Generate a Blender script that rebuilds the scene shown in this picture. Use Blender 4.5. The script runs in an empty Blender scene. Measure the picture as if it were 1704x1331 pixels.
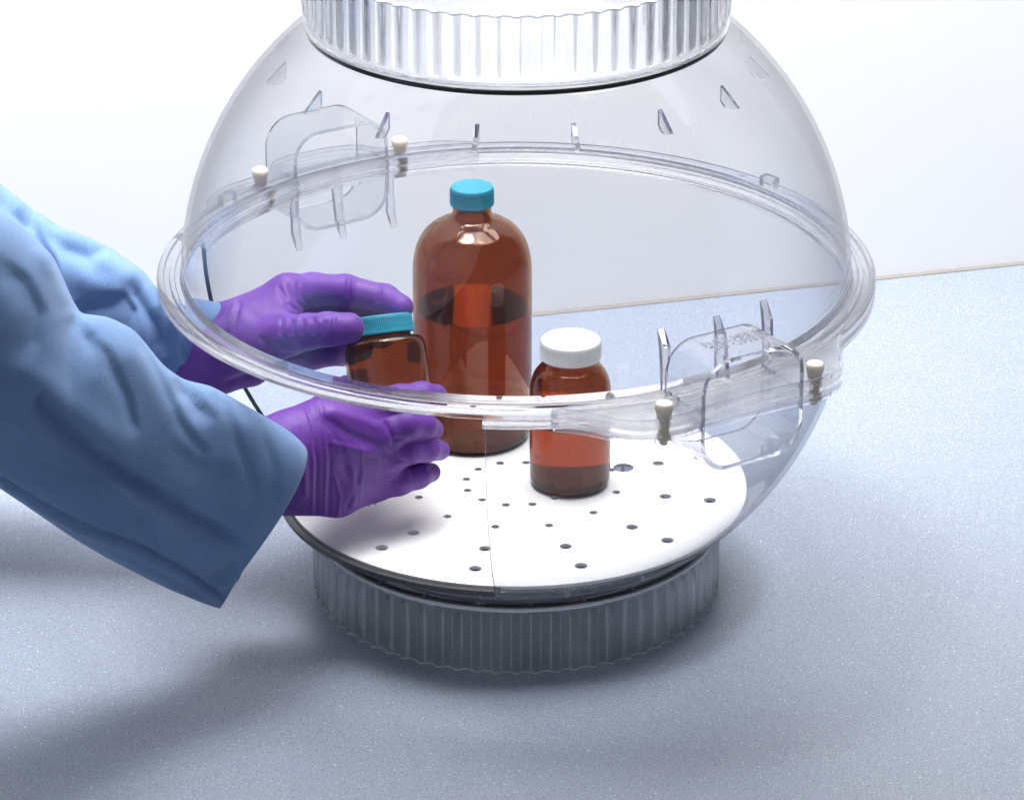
import bpy, math, random
import numpy as np
from mathutils import Vector, Matrix
random.seed(4); rng = np.random.default_rng(4)
R = math.radians; PI = math.pi
sc = bpy.context.scene
COL = sc.collection

# ------------------------------------------------------------------ camera
FPX, CAM_D, CAM_Z, PITCH, YAW = 6900.0, 2.469, 1.2246, 0.417, -0.0011
cd = bpy.data.cameras.new('camera'); cam = bpy.data.objects.new('camera', cd); COL.objects.link(cam)
cd.sensor_fit = 'HORIZONTAL'; cd.sensor_width = 36.0; cd.lens = FPX / 1704 * 36.0
cd.clip_start = 0.05; cd.clip_end = 50
cam.location = (0, -CAM_D, CAM_Z); cam.rotation_euler = (PI / 2 - PITCH, 0, -YAW)
sc.camera = cam

# ------------------------------------------------------------------ world and lamps
w = bpy.data.worlds.new('World'); sc.world = w; w.use_nodes = True
nt = w.node_tree; nt.nodes.clear()
wo = nt.nodes.new('ShaderNodeOutputWorld'); bg = nt.nodes.new('ShaderNodeBackground')
tc = nt.nodes.new('ShaderNodeTexCoord'); sp = nt.nodes.new('ShaderNodeSeparateXYZ')
md = nt.nodes.new('ShaderNodeMath'); md.operation = 'MULTIPLY_ADD'; md.inputs[1].default_value = 0.5; md.inputs[2].default_value = 0.42
cr = nt.nodes.new('ShaderNodeValToRGB')
cr.color_ramp.elements[0].position = 0.0; cr.color_ramp.elements[0].color = (0.05, 0.052, 0.058, 1)
cr.color_ramp.elements[1].position = 1.0; cr.color_ramp.elements[1].color = (0.42, 0.43, 0.46, 1)
e = cr.color_ramp.elements.new(0.45); e.color = (0.40, 0.42, 0.46, 1)
e = cr.color_ramp.elements.new(0.7); e.color = (0.34, 0.36, 0.40, 1)
nt.links.new(tc.outputs['Generated'], sp.inputs[0]); nt.links.new(sp.outputs['Z'], md.inputs[0])
nt.links.new(md.outputs[0], cr.inputs[0]); nt.links.new(cr.outputs[0], bg.inputs[0]); nt.links.new(bg.outputs[0], wo.inputs[0])
bg.inputs[1].default_value = 0.48


def area(name, loc, target, sx, sy, power, color=(1, 1, 1), shape='RECTANGLE', spread=180):
    l = bpy.data.lights.new(name, 'AREA'); l.shape = shape; l.size = sx
    if shape in ('RECTANGLE', 'ELLIPSE'): l.size_y = sy
    l.energy = power; l.color = color; l.spread = R(spread)
    o = bpy.data.objects.new(name, l); COL.objects.link(o); o.location = loc
    d = Vector(target) - Vector(loc); o.rotation_euler = d.to_track_quat('-Z', 'Y').to_euler()
    return o


area('softbox_overhead', (0.10, 0.24, 1.07), (-0.02, 0.04, 0.1), 0.88, 0.88, 17.5, (1.0, 0.99, 0.97), shape='DISK')
area('wall_fill', (-0.25, 0.08, 1.62), (-0.50, 0.42, 0.55), 0.6, 0.6, 11.5, (1, 1, 1), shape='DISK', spread=80)  # unseen lamp added to whiten the wall
area('front_fill', (-1.0, -1.0, 0.95), (-0.15, -0.2, 0.05), 1.7, 1.7, 2.2, (0.97, 0.98, 1.0), shape='DISK')  # unseen fill added to lift the sleeves and the arm shadow
area('rear_fill', (0.40, 0.10, 1.55), (0.60, 0.60, 0.30), 0.6, 0.6, 5.0, (1, 1, 1), shape='DISK', spread=70)  # unseen lamp added to brighten the back right wall and counter

# ------------------------------------------------------------------ colour management and render
sc.view_settings.view_transform = 'Standard'; sc.view_settings.look = 'None'
sc.view_settings.exposure = 0.08; sc.view_settings.gamma = 1.0; sc.view_settings.use_curve_mapping = False
sc.render.engine = 'CYCLES'
cy = sc.cycles
cy.use_denoising = True
cy.max_bounces = 32; cy.transmission_bounces = 28; cy.transparent_max_bounces = 48
cy.glossy_bounces = 8; cy.diffuse_bounces = 4; cy.sample_clamp_indirect = 4.0
cy.caustics_reflective = True; cy.caustics_refractive = True; cy.blur_glossy = 0.6

# ------------------------------------------------------------------ photo ray helpers (numpy)
ct, st, cw, sw = math.cos(PITCH), math.sin(PITCH), math.cos(YAW), math.sin(YAW)
Rz = np.array([[cw, sw, 0], [-sw, cw, 0], [0, 0, 1]])
C0 = np.array([0, -CAM_D, CAM_Z])
FW, UP, RT = Rz @ np.array([0, ct, -st]), Rz @ np.array([0, st, ct]), Rz @ np.array([1.0, 0, 0])


def W(px, py, y):
    d = FW + RT * (px - 852) / FPX - UP * (py - 665.5) / FPX
    return C0 + d * (y - C0[1]) / d[1]


def proj(V):
    d = V - C0; k = d @ FW
    return np.c_[852 + FPX * (d @ RT) / k, 665.5 - FPX * (d @ UP) / k]


# ------------------------------------------------------------------ materials
def new_mat(name):
    m = bpy.data.materials.new(name); m.use_nodes = True; t = m.node_tree; t.nodes.clear()
    out = t.nodes.new('ShaderNodeOutputMaterial')
    return m, t, out


def N(t, kind, **kw):
    n = t.nodes.new(kind)
    for k, v in kw.items():
        if k in n.inputs: n.inputs[k].default_value = v
        else: setattr(n, k, v)
    return n


def principled(name, color, rough=0.5, noise=0.0, nscale=200, bump=0.0, bscale=400, spec=0.5, sheen=0.0, subsurf=0.0, coat=0.0):
    m, t, out = new_mat(name)
    p = N(t, 'ShaderNodeBsdfPrincipled'); t.links.new(p.outputs[0], out.inputs[0])
    p.inputs['Roughness'].default_value = rough; p.inputs['Specular IOR Level'].default_value = spec
    p.inputs['Sheen Weight'].default_value = sheen; p.inputs['Coat Weight'].default_value = coat
    if subsurf:
        p.inputs['Subsurface Weight'].default_value = subsurf; p.inputs['Subsurface Radius'].default_value = (1, .6, .6)
        p.inputs['Subsurface Scale'].default_value = 0.004
    c = N(t, 'ShaderNodeTexCoord')
    n = N(t, 'ShaderNodeTexNoise'); n.inputs['Scale'].default_value = nscale; n.inputs['Detail'].default_value = 4
    t.links.new(c.outputs['Object'], n.inputs['Vector'])
    mx = N(t, 'ShaderNodeMix', data_type='RGBA')
    mx.inputs[6].default_value = (*[min(1, x * (1 - noise)) for x in color], 1)
    mx.inputs[7].default_value = (*[min(1, x * (1 + noise)) for x in color], 1)
    t.links.new(n.outputs['Fac'], mx.inputs[0]); t.links.new(mx.outputs[2], p.inputs['Base Color'])
    if bump:
        b = N(t, 'ShaderNodeTexNoise'); b.inputs['Scale'].default_value = bscale; b.inputs['Detail'].default_value = 3
        t.links.new(c.outputs['Object'], b.inputs['Vector'])
        bp = N(t, 'ShaderNodeBump'); bp.inputs['Distance'].default_value = bump; bp.inputs['Strength'].default_value = 1
        t.links.new(b.outputs['Fac'], bp.inputs['Height']); t.links.new(bp.outputs[0], p.inputs['Normal'])
    return m


def thin_clear(name, tint=(0.974, 0.974, 0.978), edge=(0.74, 0.74, 0.76), rough=0.015, dust=0.0):
    """thin clear plastic wall: light passes straight on, tinted a little, with a mirror-like sheen that grows at grazing angles"""
    m, t, out = new_mat(name)
    lw = N(t, 'ShaderNodeLayerWeight'); lw.inputs['Blend'].default_value = 0.5
    p5 = N(t, 'ShaderNodeMath', operation='POWER'); p5.inputs[1].default_value = 5
    sch = N(t, 'ShaderNodeMath', operation='MULTIPLY_ADD'); sch.inputs[1].default_value = 0.80; sch.inputs[2].default_value = 0.04
    t.links.new(lw.outputs['Facing'], p5.inputs[0]); t.links.new(p5.outputs[0], sch.inputs[0])
    p3 = N(t, 'ShaderNodeMath', operation='POWER'); p3.inputs[1].default_value = 3
    t.links.new(lw.outputs['Facing'], p3.inputs[0])
    mc = N(t, 'ShaderNodeMix', data_type='RGBA'); mc.inputs[6].default_value = (*tint, 1); mc.inputs[7].default_value = (*edge, 1)
    t.links.new(p3.outputs[0], mc.inputs[0])
    tr = N(t, 'ShaderNodeBsdfTransparent'); t.links.new(mc.outputs[2], tr.inputs[0])
    gl = N(t, 'ShaderNodeBsdfGlossy'); gl.inputs['Roughness'].default_value = rough
    mix = N(t, 'ShaderNodeMixShader'); t.links.new(sch.outputs[0], mix.inputs[0])
    t.links.new(tr.outputs[0], mix.inputs[1]); t.links.new(gl.outputs[0], mix.inputs[2])
    last = mix
    if dust:
        c = N(t, 'ShaderNodeTexCoord')
        n = N(t, 'ShaderNodeTexVoronoi'); n.inputs['Scale'].default_value = 210; n.inputs['Randomness'].default_value = 1
        mp = N(t, 'ShaderNodeMapping'); mp.inputs['Scale'].default_value = (1, 1, 0.45)
        t.links.new(c.outputs['Object'], mp.inputs[0]); t.links.new(mp.outputs[0], n.inputs['Vector'])
        big = N(t, 'ShaderNodeTexNoise'); big.inputs['Scale'].default_value = 9
        t.links.new(c.outputs['Object'], big.inputs['Vector'])
        th = N(t, 'ShaderNodeMapRange'); th.inputs[1].default_value = 0.13; th.inputs[2].default_value = 0.05
        t.links.new(n.outputs['Distance'], th.inputs[0])
        bm_ = N(t, 'ShaderNodeMapRange'); bm_.inputs[1].default_value = 0.5; bm_.inputs[2].default_value = 0.68
        t.links.new(big.outputs['Fac'], bm_.inputs[0])
        mu = N(t, 'ShaderNodeMath', operation='MULTIPLY'); t.links.new(th.outputs[0], mu.inputs[0]); t.links.new(bm_.outputs[0], mu.inputs[1])
        m2 = N(t, 'ShaderNodeMath', operation='MULTIPLY'); m2.inputs[1].default_value = dust; t.links.new(mu.outputs[0], m2.inputs[0])
        df = N(t, 'ShaderNodeBsdfDiffuse'); df.inputs[0].default_value = (.8, .8, .8, 1)
        ms = N(t, 'ShaderNodeMixShader'); t.links.new(m2.outputs[0], ms.inputs[0]); t.links.new(mix.outputs[0], ms.inputs[1]); t.links.new(df.outputs[0], ms.inputs[2])
        last = ms
    t.links.new(last.outputs[0], out.inputs[0])
    return m


def glass(name, color, ior=1.49, rough=0.0, bump=0.0, bscale=60):
    m, t, out = new_mat(name)
    g = N(t, 'ShaderNodeBsdfGlass'); g.inputs['Color'].default_value = (*color, 1); g.inputs['IOR'].default_value = ior
    g.inputs['Roughness'].default_value = rough
    if bump:
        c = N(t, 'ShaderNodeTexCoord'); n = N(t, 'ShaderNodeTexNoise'); n.inputs['Scale'].default_value = bscale
        bp = N(t, 'ShaderNodeBump'); bp.inputs['Distance'].default_value = bump
        t.links.new(c.outputs['Object'], n.inputs['Vector']); t.links.new(n.outputs['Fac'], bp.inputs['Height']); t.links.new(bp.outputs[0], g.inputs['Normal'])
    t.links.new(g.outputs[0], out.inputs[0])
    return m


M = {}
M['dome'] = thin_clear('clear_dome_plastic', dust=0.25)
M['bowl'] = thin_clear('clear_bowl_plastic', tint=(0.945, 0.948, 0.958), edge=(0.68, 0.70, 0.74))
M['fin'] = thin_clear('clear_fin_plastic', tint=(0.90, 0.91, 0.93), edge=(0.35, 0.36, 0.4))
def part_clear(name, color, ior, share, haze=0.0):
    """clear moulded plastic: refracts, lets part of the light straight through, and may carry whitish haze painted in for bright lines"""
    m, t, out = new_mat(name)
    g = N(t, 'ShaderNodeBsdfGlass'); g.inputs['Color'].default_value = (*color, 1); g.inputs['IOR'].default_value = ior; g.inputs['Roughness'].default_value = 0.0
    tr = N(t, 'ShaderNodeBsdfTransparent'); tr.inputs[0].default_value = (*color, 1)
    mx = N(t, 'ShaderNodeMixShader'); mx.inputs[0].default_value = share
    t.links.new(g.outputs[0], mx.inputs[1]); t.links.new(tr.outputs[0], mx.inputs[2]); last = mx
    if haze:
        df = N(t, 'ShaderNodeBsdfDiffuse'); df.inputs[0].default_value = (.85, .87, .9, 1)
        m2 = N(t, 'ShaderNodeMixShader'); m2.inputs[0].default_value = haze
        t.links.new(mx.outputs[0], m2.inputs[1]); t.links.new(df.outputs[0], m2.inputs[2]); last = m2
    t.links.new(last.outputs[0], out.inputs[0])
    return m


M['solid'] = part_clear('clear_solid_plastic', (0.98, 0.98, 0.988), 1.49, 0.12)
M['flange'] = part_clear('clear_rim_plastic', (0.98, 0.98, 0.988), 1.47, 0.10)
M['ring_edge'] = part_clear('painted_bright_edge', (0.97, 0.97, 0.98), 1.45, 0.2, 0.60)  # strong haze paints in the bright line along the rims
M['ring'] = part_clear('clear_fluted_plastic', (0.975, 0.98, 0.99), 1.49, 0.22, 0.05)
M['ring_line'] = part_clear('painted_rib_streak', (0.975, 0.98, 0.99), 1.49, 0.2, 0.24)  # whitish haze painted in for refracted streaks along the ribs
M['ring_top'] = part_clear('clear_top_ring_plastic', (0.98, 0.985, 0.99), 1.49, 0.10, 0.0)
M['lug'] = part_clear('clear_lug_plastic', (0.98, 0.98, 0.985), 1.49, 0.45)
M['band'] = glass('clear_handle_plastic', (0.945, 0.95, 0.96), ior=1.47)
M['edge'] = principled('cut_plastic_edge', (0.055, 0.060, 0.062), 0.35, noise=0.5, nscale=180)
M['dark_line'] = principled('painted_dark_line', (0.012, 0.010, 0.012), 0.15, noise=0.3)  # near-black colour stands in for internal reflection and gap shade
def tinted(name, color, ior):
    m, t, out = new_mat(name)
    rf = N(t, 'ShaderNodeBsdfRefraction'); rf.inputs['Color'].default_value = (*color, 1); rf.inputs['IOR'].default_value = ior; rf.inputs['Roughness'].default_value = 0
    gl = N(t, 'ShaderNodeBsdfGlossy'); gl.inputs['Roughness'].default_value = 0.02
    fr = N(t, 'ShaderNodeFresnel'); fr.inputs['IOR'].default_value = ior
    c = N(t, 'ShaderNodeTexCoord'); n = N(t, 'ShaderNodeTexNoise'); n.inputs['Scale'].default_value = 40
    bp = N(t, 'ShaderNodeBump'); bp.inputs['Distance'].default_value = 0.00008
    t.links.new(c.outputs['Object'], n.inputs['Vector']); t.links.new(n.outputs['Fac'], bp.inputs['Height'])
    for q in (rf, gl): t.links.new(bp.outputs[0], q.inputs['Normal'])
    mx = N(t, 'ShaderNodeMixShader'); t.links.new(fr.outputs[0], mx.inputs[0])
    t.links.new(rf.outputs[0], mx.inputs[1]); t.links.new(gl.outputs[0], mx.inputs[2]); t.links.new(mx.outputs[0], out.inputs[0])
    return m


M['amber'] = tinted('amber_glass', (0.69, 0.405, 0.11), 1.5)
M['amber_dark'] = tinted('thick_amber_glass', (0.42, 0.20, 0.10), 1.5)
M['liquid'] = glass('clear_liquid', (0.99, 0.93, 0.80), 1.33)
M['teal'] = principled('teal_cap_plastic', (0.010, 0.24, 0.35), 0.38, noise=0.06, bump=0.00003, bscale=900)
M['white'] = principled('white_cap_plastic', (0.82, 0.82, 0.82), 0.4, noise=0.02, bump=0.00003, bscale=900)
M['nylon'] = principled('nylon_screw', (0.86, 0.81, 0.68), 0.4, noise=0.05, subsurf=0.4)
M['plate'] = principled('white_plate_plastic', (0.86, 0.855, 0.85), 0.55, noise=0.015, nscale=30, bump=0.00004, bscale=500)


def glove_mat():
    m, t, out = new_mat('purple_nitrile')
    p = N(t, 'ShaderNodeBsdfPrincipled'); t.links.new(p.outputs[0], out.inputs[0])
    p.inputs['Roughness'].default_value = 0.52; p.inputs['Specular IOR Level'].default_value = 0.40
    p.inputs['Sheen Weight'].default_value = 0.12; p.inputs['Sheen Roughness'].default_value = 0.4
    p.inputs['Sheen Tint'].default_value = (0.8, 0.6, 0.9, 1)
    c = N(t, 'ShaderNodeTexCoord')
    n = N(t, 'ShaderNodeTexNoise'); n.inputs['Scale'].default_value = 28; n.inputs['Detail'].default_value = 5
    t.links.new(c.outputs['Object'], n.inputs['Vector'])
    r = N(t, 'ShaderNodeValToRGB'); r.color_ramp.elements[0].position = 0.3; r.color_ramp.elements[1].position = 0.75
    r.color_ramp.elements[0].color = (0.108, 0.027, 0.275, 1); r.color_ramp.elements[1].color = (0.150, 0.042, 0.325, 1)
    t.links.new(n.outputs['Fac'], r.inputs[0]); t.links.new(r.outputs[0], p.inputs['Base Color'])
    b = N(t, 'ShaderNodeTexNoise'); b.inputs['Scale'].default_value = 2600; b.inputs['Detail'].default_value = 2
    b2 = N(t, 'ShaderNodeTexNoise'); b2.inputs['Scale'].default_value = 170; b2.inputs['Detail'].default_value = 3; b2.inputs['Distortion'].default_value = 0.8
    t.links.new(c.outputs['Object'], b.inputs['Vector']); t.links.new(c.outputs['Object'], b2.inputs['Vector'])
    bp = N(t, 'ShaderNodeBump'); bp.inputs['Distance'].default_value = 0.00006
    bp2 = N(t, 'ShaderNodeBump'); bp2.inputs['Distance'].default_value = 0.0007; bp2.inputs['Strength'].default_value = 0.45
    t.links.new(b.outputs['Fac'], bp.inputs['Height']); t.links.new(b2.outputs['Fac'], bp2.inputs['Height'])
    t.links.new(bp2.outputs[0], bp.inputs['Normal']); t.links.new(bp.outputs[0], p.inputs['Normal'])
    return m


def cloth_mat():
    m, t, out = new_mat('blue_coat_cotton')
    p = N(t, 'ShaderNodeBsdfPrincipled'); t.links.new(p.outputs[0], out.inputs[0])
    p.inputs['Roughness'].default_value = 0.85; p.inputs['Specular IOR Level'].default_value = 0.15
    p.inputs['Sheen Weight'].default_value = 0.15
    c = N(t, 'ShaderNodeTexCoord'); mp = N(t, 'ShaderNodeMapping'); mp.inputs['Rotation'].default_value = (0, R(33), 0)
    t.links.new(c.outputs['Object'], mp.inputs[0])
    n = N(t, 'ShaderNodeTexNoise'); n.inputs['Scale'].default_value = 1000; n.inputs['Detail'].default_value = 3
    t.links.new(mp.outputs[0], n.inputs['Vector'])
    n2 = N(t, 'ShaderNodeTexNoise'); n2.inputs['Scale'].default_value = 14; n2.inputs['Detail'].default_value = 4
    t.links.new(mp.outputs[0], n2.inputs['Vector'])
    ad = N(t, 'ShaderNodeMath', operation='MULTIPLY_ADD'); ad.inputs[1].default_value = 0.6
    t.links.new(n.outputs['Fac'], ad.inputs[0]); 
    ml = N(t, 'ShaderNodeMath', operation='MULTIPLY'); ml.inputs[1].default_value = 0.4; t.links.new(n2.outputs['Fac'], ml.inputs[0])
    t.links.new(ml.outputs[0], ad.inputs[2])
    r = N(t, 'ShaderNodeValToRGB'); r.color_ramp.elements[0].position = 0.3; r.color_ramp.elements[1].position = 0.7
    r.color_ramp.elements[0].color = (0.108, 0.190, 0.365, 1); r.color_ramp.elements[1].color = (0.190, 0.302, 0.52, 1)
    t.links.new(ad.outputs[0], r.inputs[0]); t.links.new(r.outputs[0], p.inputs['Base Color'])
    a2 = N(t, 'ShaderNodeTexNoise'); a2.inputs['Scale'].default_value = 1700; a2.inputs['Detail'].default_value = 2
    t.links.new(mp.outputs[0], a2.inputs['Vector'])
    bp = N(t, 'ShaderNodeBump'); bp.inputs['Distance'].default_value = 0.00015; bp.inputs['Strength'].default_value = 0.7
    t.links.new(a2.outputs[0], bp.inputs['Height']); t.links.new(bp.outputs[0], p.inputs['Normal'])
    return m


def top_mat():
    m, t, out = new_mat('speckled_laminate')
    p = N(t, 'ShaderNodeBsdfPrincipled'); t.links.new(p.outputs[0], out.inputs[0])
    p.inputs['Roughness'].default_value = 0.38; p.inputs['Specular IOR Level'].default_value = 0.4
    c = N(t, 'ShaderNodeTexCoord')

    def speck(scale, thr, dens, col, prev, sz=0.35):
        v = N(t, 'ShaderNodeTexVoronoi'); v.inputs['Scale'].default_value = scale
        dst = N(t, 'ShaderNodeTexNoise'); dst.inputs['Scale'].default_value = scale * 1.3
        t.links.new(c.outputs['Object'], dst.inputs['Vector'])
        vm = N(t, 'ShaderNodeVectorMath', operation='MULTIPLY_ADD'); vm.inputs[1].default_value = (.5 / scale,) * 3
        t.links.new(dst.outputs['Color'], vm.inputs[0]); t.links.new(c.outputs['Object'], vm.inputs[2])
        t.links.new(vm.outputs[0], v.inputs['Vector'])
        s = N(t, 'ShaderNodeSeparateColor'); t.links.new(v.outputs['Color'], s.inputs[0])
        g = N(t, 'ShaderNodeMath', operation='GREATER_THAN'); g.inputs[1].default_value = 1 - dens; t.links.new(s.outputs[0], g.inputs[0])
        mr = N(t, 'ShaderNodeMapRange'); mr.inputs[1].default_value = sz; mr.inputs[2].default_value = sz * 0.7
        t.links.new(v.outputs['Distance'], mr.inputs[0])
        mu = N(t, 'ShaderNodeMath', operation='MULTIPLY'); t.links.new(g.outputs[0], mu.inputs[0]); t.links.new(mr.outputs[0], mu.inputs[1])
        m2 = N(t, 'ShaderNodeMath', operation='MULTIPLY'); m2.inputs[1].default_value = thr; t.links.new(mu.outputs[0], m2.inputs[0])
        mx = N(t, 'ShaderNodeMix', data_type='RGBA'); t.links.new(m2.outputs[0], mx.inputs[0]); t.links.new(prev, mx.inputs[6]); mx.inputs[7].default_value = (*col, 1)
        return mx.outputs[2]
    n = N(t, 'ShaderNodeTexNoise'); n.inputs['Scale'].default_value = 900; n.inputs['Detail'].default_value = 2
    t.links.new(c.outputs['Object'], n.inputs['Vector'])
    r = N(t, 'ShaderNodeValToRGB'); r.color_ramp.elements[0].position = 0.3; r.color_ramp.elements[1].position = 0.7
    r.color_ramp.elements[0].color = (0.195, 0.228, 0.295, 1); r.color_ramp.elements[1].color = (0.33, 0.367, 0.445, 1)
    t.links.new(n.outputs['Fac'], r.inputs[0]); o = r.outputs[0]
    o = speck(640, 0.7, 0.20, (0.12, 0.135, 0.19), o, 0.42)
    o = speck(700, 0.7, 0.18, (0.48, 0.52, 0.59), o, 0.42)
    o = speck(330, 0.75, 0.07, (0.16, 0.17, 0.23), o, 0.28)
    o = speck(330, 0.75, 0.075, (0.72, 0.75, 0.80), o, 0.24)
    o = speck(210, 0.6, 0.02, (0.42, 0.20, 0.22), o, 0.2)
    t.links.new(o, p.inputs['Base Color'])
    sm_ = N(t, 'ShaderNodeTexNoise'); sm_.inputs['Scale'].default_value = 7; sm_.inputs['Detail'].default_value = 6; sm_.inputs['Distortion'].default_value = 1.2
    t.links.new(c.outputs['Object'], sm_.inputs['Vector'])
    rg = N(t, 'ShaderNodeMapRange'); rg.inputs[1].default_value = 0.35; rg.inputs[2].default_value = 0.7; rg.inputs[3].default_value = 0.30; rg.inputs[4].default_value = 0.48
    t.links.new(sm_.outputs['Fac'], rg.inputs[0]); t.links.new(rg.outputs[0], p.inputs['Roughness'])
    fb = N(t, 'ShaderNodeBump'); fb.inputs['Distance'].default_value = 0.00005; t.links.new(n.outputs['Fac'], fb.inputs['Height']); t.links.new(fb.outputs[0], p.inputs['Normal'])
    return m


M['glove'] = glove_mat(); M['cloth'] = cloth_mat(); M['top'] = top_mat()
M['wall'] = principled('white_painted_wall', (0.80, 0.80, 0.81), 0.7, noise=0.02, nscale=6, bump=0.00004, bscale=260, spec=0.2)
M['caulk'] = principled('beige_caulk', (0.24, 0.22, 0.20), 0.6, noise=0.12, nscale=60)


# ------------------------------------------------------------------ object helpers
def tag(o, label=None, cat=None, group=None, kind=None):
    if label: o['label'] = label
    if cat: o['category'] = cat
    if group: o['group'] = group
    if kind: o['kind'] = kind
    return o


def empty(name, loc, label, cat, group=None):
    o = bpy.data.objects.new(name, None); COL.objects.link(o); o.location = loc; o.empty_display_size = 0.05
    tag(o, label, cat, group); return o


def mesh(name, V, F, mats, parent=None, smooth=True, mi=None, autos=None):
    me = bpy.data.meshes.new(name); me.from_pydata([tuple(map(float, v)) for v in V], [], [tuple(int(i) for i in f) for f in F])
    for m in (mats if isinstance(mats, (list, tuple)) else [mats]): me.materials.append(m)
    if mi is not None: me.polygons.foreach_set('material_index', list(map(int, mi)))
    me.update()
    if smooth: me.polygons.foreach_set('use_smooth', [True] * len(me.polygons))
    if autos: me.set_sharp_from_angle(angle=R(autos))
    o = bpy.data.objects.new(name, me); COL.objects.link(o)
    if parent: o.parent = parent
    return o


def fix_normals(o):
    import bmesh
    b = bmesh.new(); b.from_mesh(o.data); bmesh.ops.remove_doubles(b, verts=b.verts, dist=1e-6)
    bmesh.ops.recalc_face_normals(b, faces=b.faces); b.to_mesh(o.data); b.free()


def revolve(prof, n=128, a0=0.0, a1=360.0, closed_prof=True, rmod=None, endmi=0):
    """profile of (r, z) turned round the z axis; partial turns get end faces"""
    full = abs(a1 - a0) >= 359.9
    k = n if full else n + 1
    V = []
    for i in range(k):
        a = R(a0 + (a1 - a0) * i / n)
        for j, (r, z) in enumerate(prof):
            rr = r + (rmod(j, a, r, z) if rmod else 0)
            V.append((rr * math.cos(a), rr * math.sin(a), z))
    m = len(prof); F = []; mi = []
    for i in range(n):
        i2 = (i + 1) % k
        for j in range(m if closed_prof else m - 1):
            j2 = (j + 1) % m
            F.append((i * m + j, i2 * m + j, i2 * m + j2, i * m + j2)); mi.append(0)
    if not full and closed_prof:
        F.append(tuple(range(m))[::-1]); mi.append(endmi)
        F.append(tuple(range(n * m, n * m + m))); mi.append(endmi)
    return V, F, mi


def boxm(V, F, c, u, v, w_, hu, hv, hw):
    c, u, v, w_ = map(np.array, (c, u, v, w_)); b = len(V)
    for s in ((-1, -1, -1), (1, -1, -1), (1, 1, -1), (-1, 1, -1), (-1, -1, 1), (1, -1, 1), (1, 1, 1), (-1, 1, 1)):
        V.append(tuple(c + u * hu * s[0] + v * hv * s[1] + w_ * hw * s[2]))
    for f in ((0, 3, 2, 1), (4, 5, 6, 7), (0, 1, 5, 4), (1, 2, 6, 5), (2, 3, 7, 6), (3, 0, 4, 7)): F.append(tuple(b + i for i in f))


def prism(V, F, poly, ext):
    """poly: list of 3D points, ext: extrusion vector"""
    b = len(V); n = len(poly); ext = np.array(ext)
    for p in poly: V.append(tuple(np.array(p)))
    for p in poly: V.append(tuple(np.array(p) + ext))
    F.append(tuple(range(b, b + n))[::-1]); F.append(tuple(range(b + n, b + 2 * n)))
    for i in range(n): F.append((b + i, b + (i + 1) % n, b + n + (i + 1) % n, b + n + i))


# ------------------------------------------------------------------ the setting
ZF = 0.219      # height of the flange plane
RS = 0.215      # sphere radius
ZP = 0.070      # top of the perforated plate
ya = R(15.3)
wd = np.array([math.cos(ya), math.sin(ya), 0]); wn = np.array([-math.sin(ya), math.cos(ya), 0])
w0 = np.array([0.0096, 0.4524, 0.0])
V, F = [], []
boxm(V, F, w0 - wn * 0.78 + np.array([0, 0, -0.02]), wd, wn, (0, 0, 1), 2.6, 0.78, 0.02)
o = mesh('worktop', V, F, M['top'], smooth=False); tag(o, kind='structure')
V, F = [], []
boxm(V, F, w0 + wn * 0.052 + np.array([0, 0, 0.9]), wd, wn, (0, 0, 1), 2.6, 0.05, 0.95)
wall = mesh('wall', V, F, M['wall'], smooth=False); tag(wall, kind='structure')
V, F = [], []
a = w0 - wd * 2.5
prism(V, F, [a + wn * 0.0018, a - wn * 0.0008 + np.array([0, 0, 0.0004]), a + wn * 0.0002 + np.array([0, 0, 0.0012]), a + wn * 0.0018 + np.array([0, 0, 0.0018])], wd * 5)
cs = mesh('sealant_strip', V, F, M['caulk'], parent=wall, smooth=False)

# ------------------------------------------------------------------ the chamber
ch = empty('vacuum_chamber', (0, 0, 0), 'large clear plastic spherical desiccator chamber with a wide rim, lower front left wall cut away', 'desiccator')
AZ0, AZ1 = -95.0, 164.0           # the lower wall is present from AZ0 to AZ1
TW = 0.0030


def arc(r, b0, b1, n):
    return [(r * math.cos(R(b0 + (b1 - b0) * i / n)), r * math.sin(R(b0 + (b1 - b0) * i / n))) for i in range(n + 1)]


# upper dome: outer and inner wall, small flat crown
po = [(r, ZF + z) for r, z in arc(RS, 1.5, 81, 48)]
pi_ = [(r, ZF + z) for r, z in arc(RS - TW, 1.5, 81, 48)]
prof = [(0.0001, po[-1][1])] + po[::-1] + pi_ + [(0.0001, pi_[-1][1])]
V, F, mi = revolve(prof, 160, closed_prof=False)
dome = mesh('upper_dome', V, F, M['dome'], ch); fix_normals(dome)

# lower bowl: whole below the plate, open at the front left above it
bcut = math.degrees(math.asin((ZF - ZP + 0.0035) / RS))
po = [(r, ZF - z) for r, z in arc(RS, 1.5, bcut, 30)]
pi_ = [(r, ZF - z) for r, z in arc(RS - TW, 1.5, bcut, 30)]
V, F, mi = revolve(po + pi_[::-1], 150, AZ0, AZ1, endmi=1)
n0 = len(V)
po = [(r, ZF - z) for r, z in arc(RS, bcut, 88.5, 24)]
pi_ = [(r, ZF - z) for r, z in arc(RS - TW, bcut, 88.5, 24)]
V2, F2, mi2 = revolve(po + pi_[::-1], 200)
# the open lip of the cut (between outer and inner wall at plate height) is dark
m_ = len(po) + len(pi_)
for q, f in enumerate(F2):
    js = sorted(i % m_ for i in f)
    az_ = (q // m_) * 360 / 200
    if js[0] == 0 and js[-1] == m_ - 1 and AZ1 < az_ < 360 + AZ0: mi2[q] = 1
V += V2; F += [tuple(i + n0 for i in f) for f in F2]; mi += mi2
bowl = mesh('lower_bowl', V, F, [M['bowl'], M['edge']], ch, mi=mi, autos=40)
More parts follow.
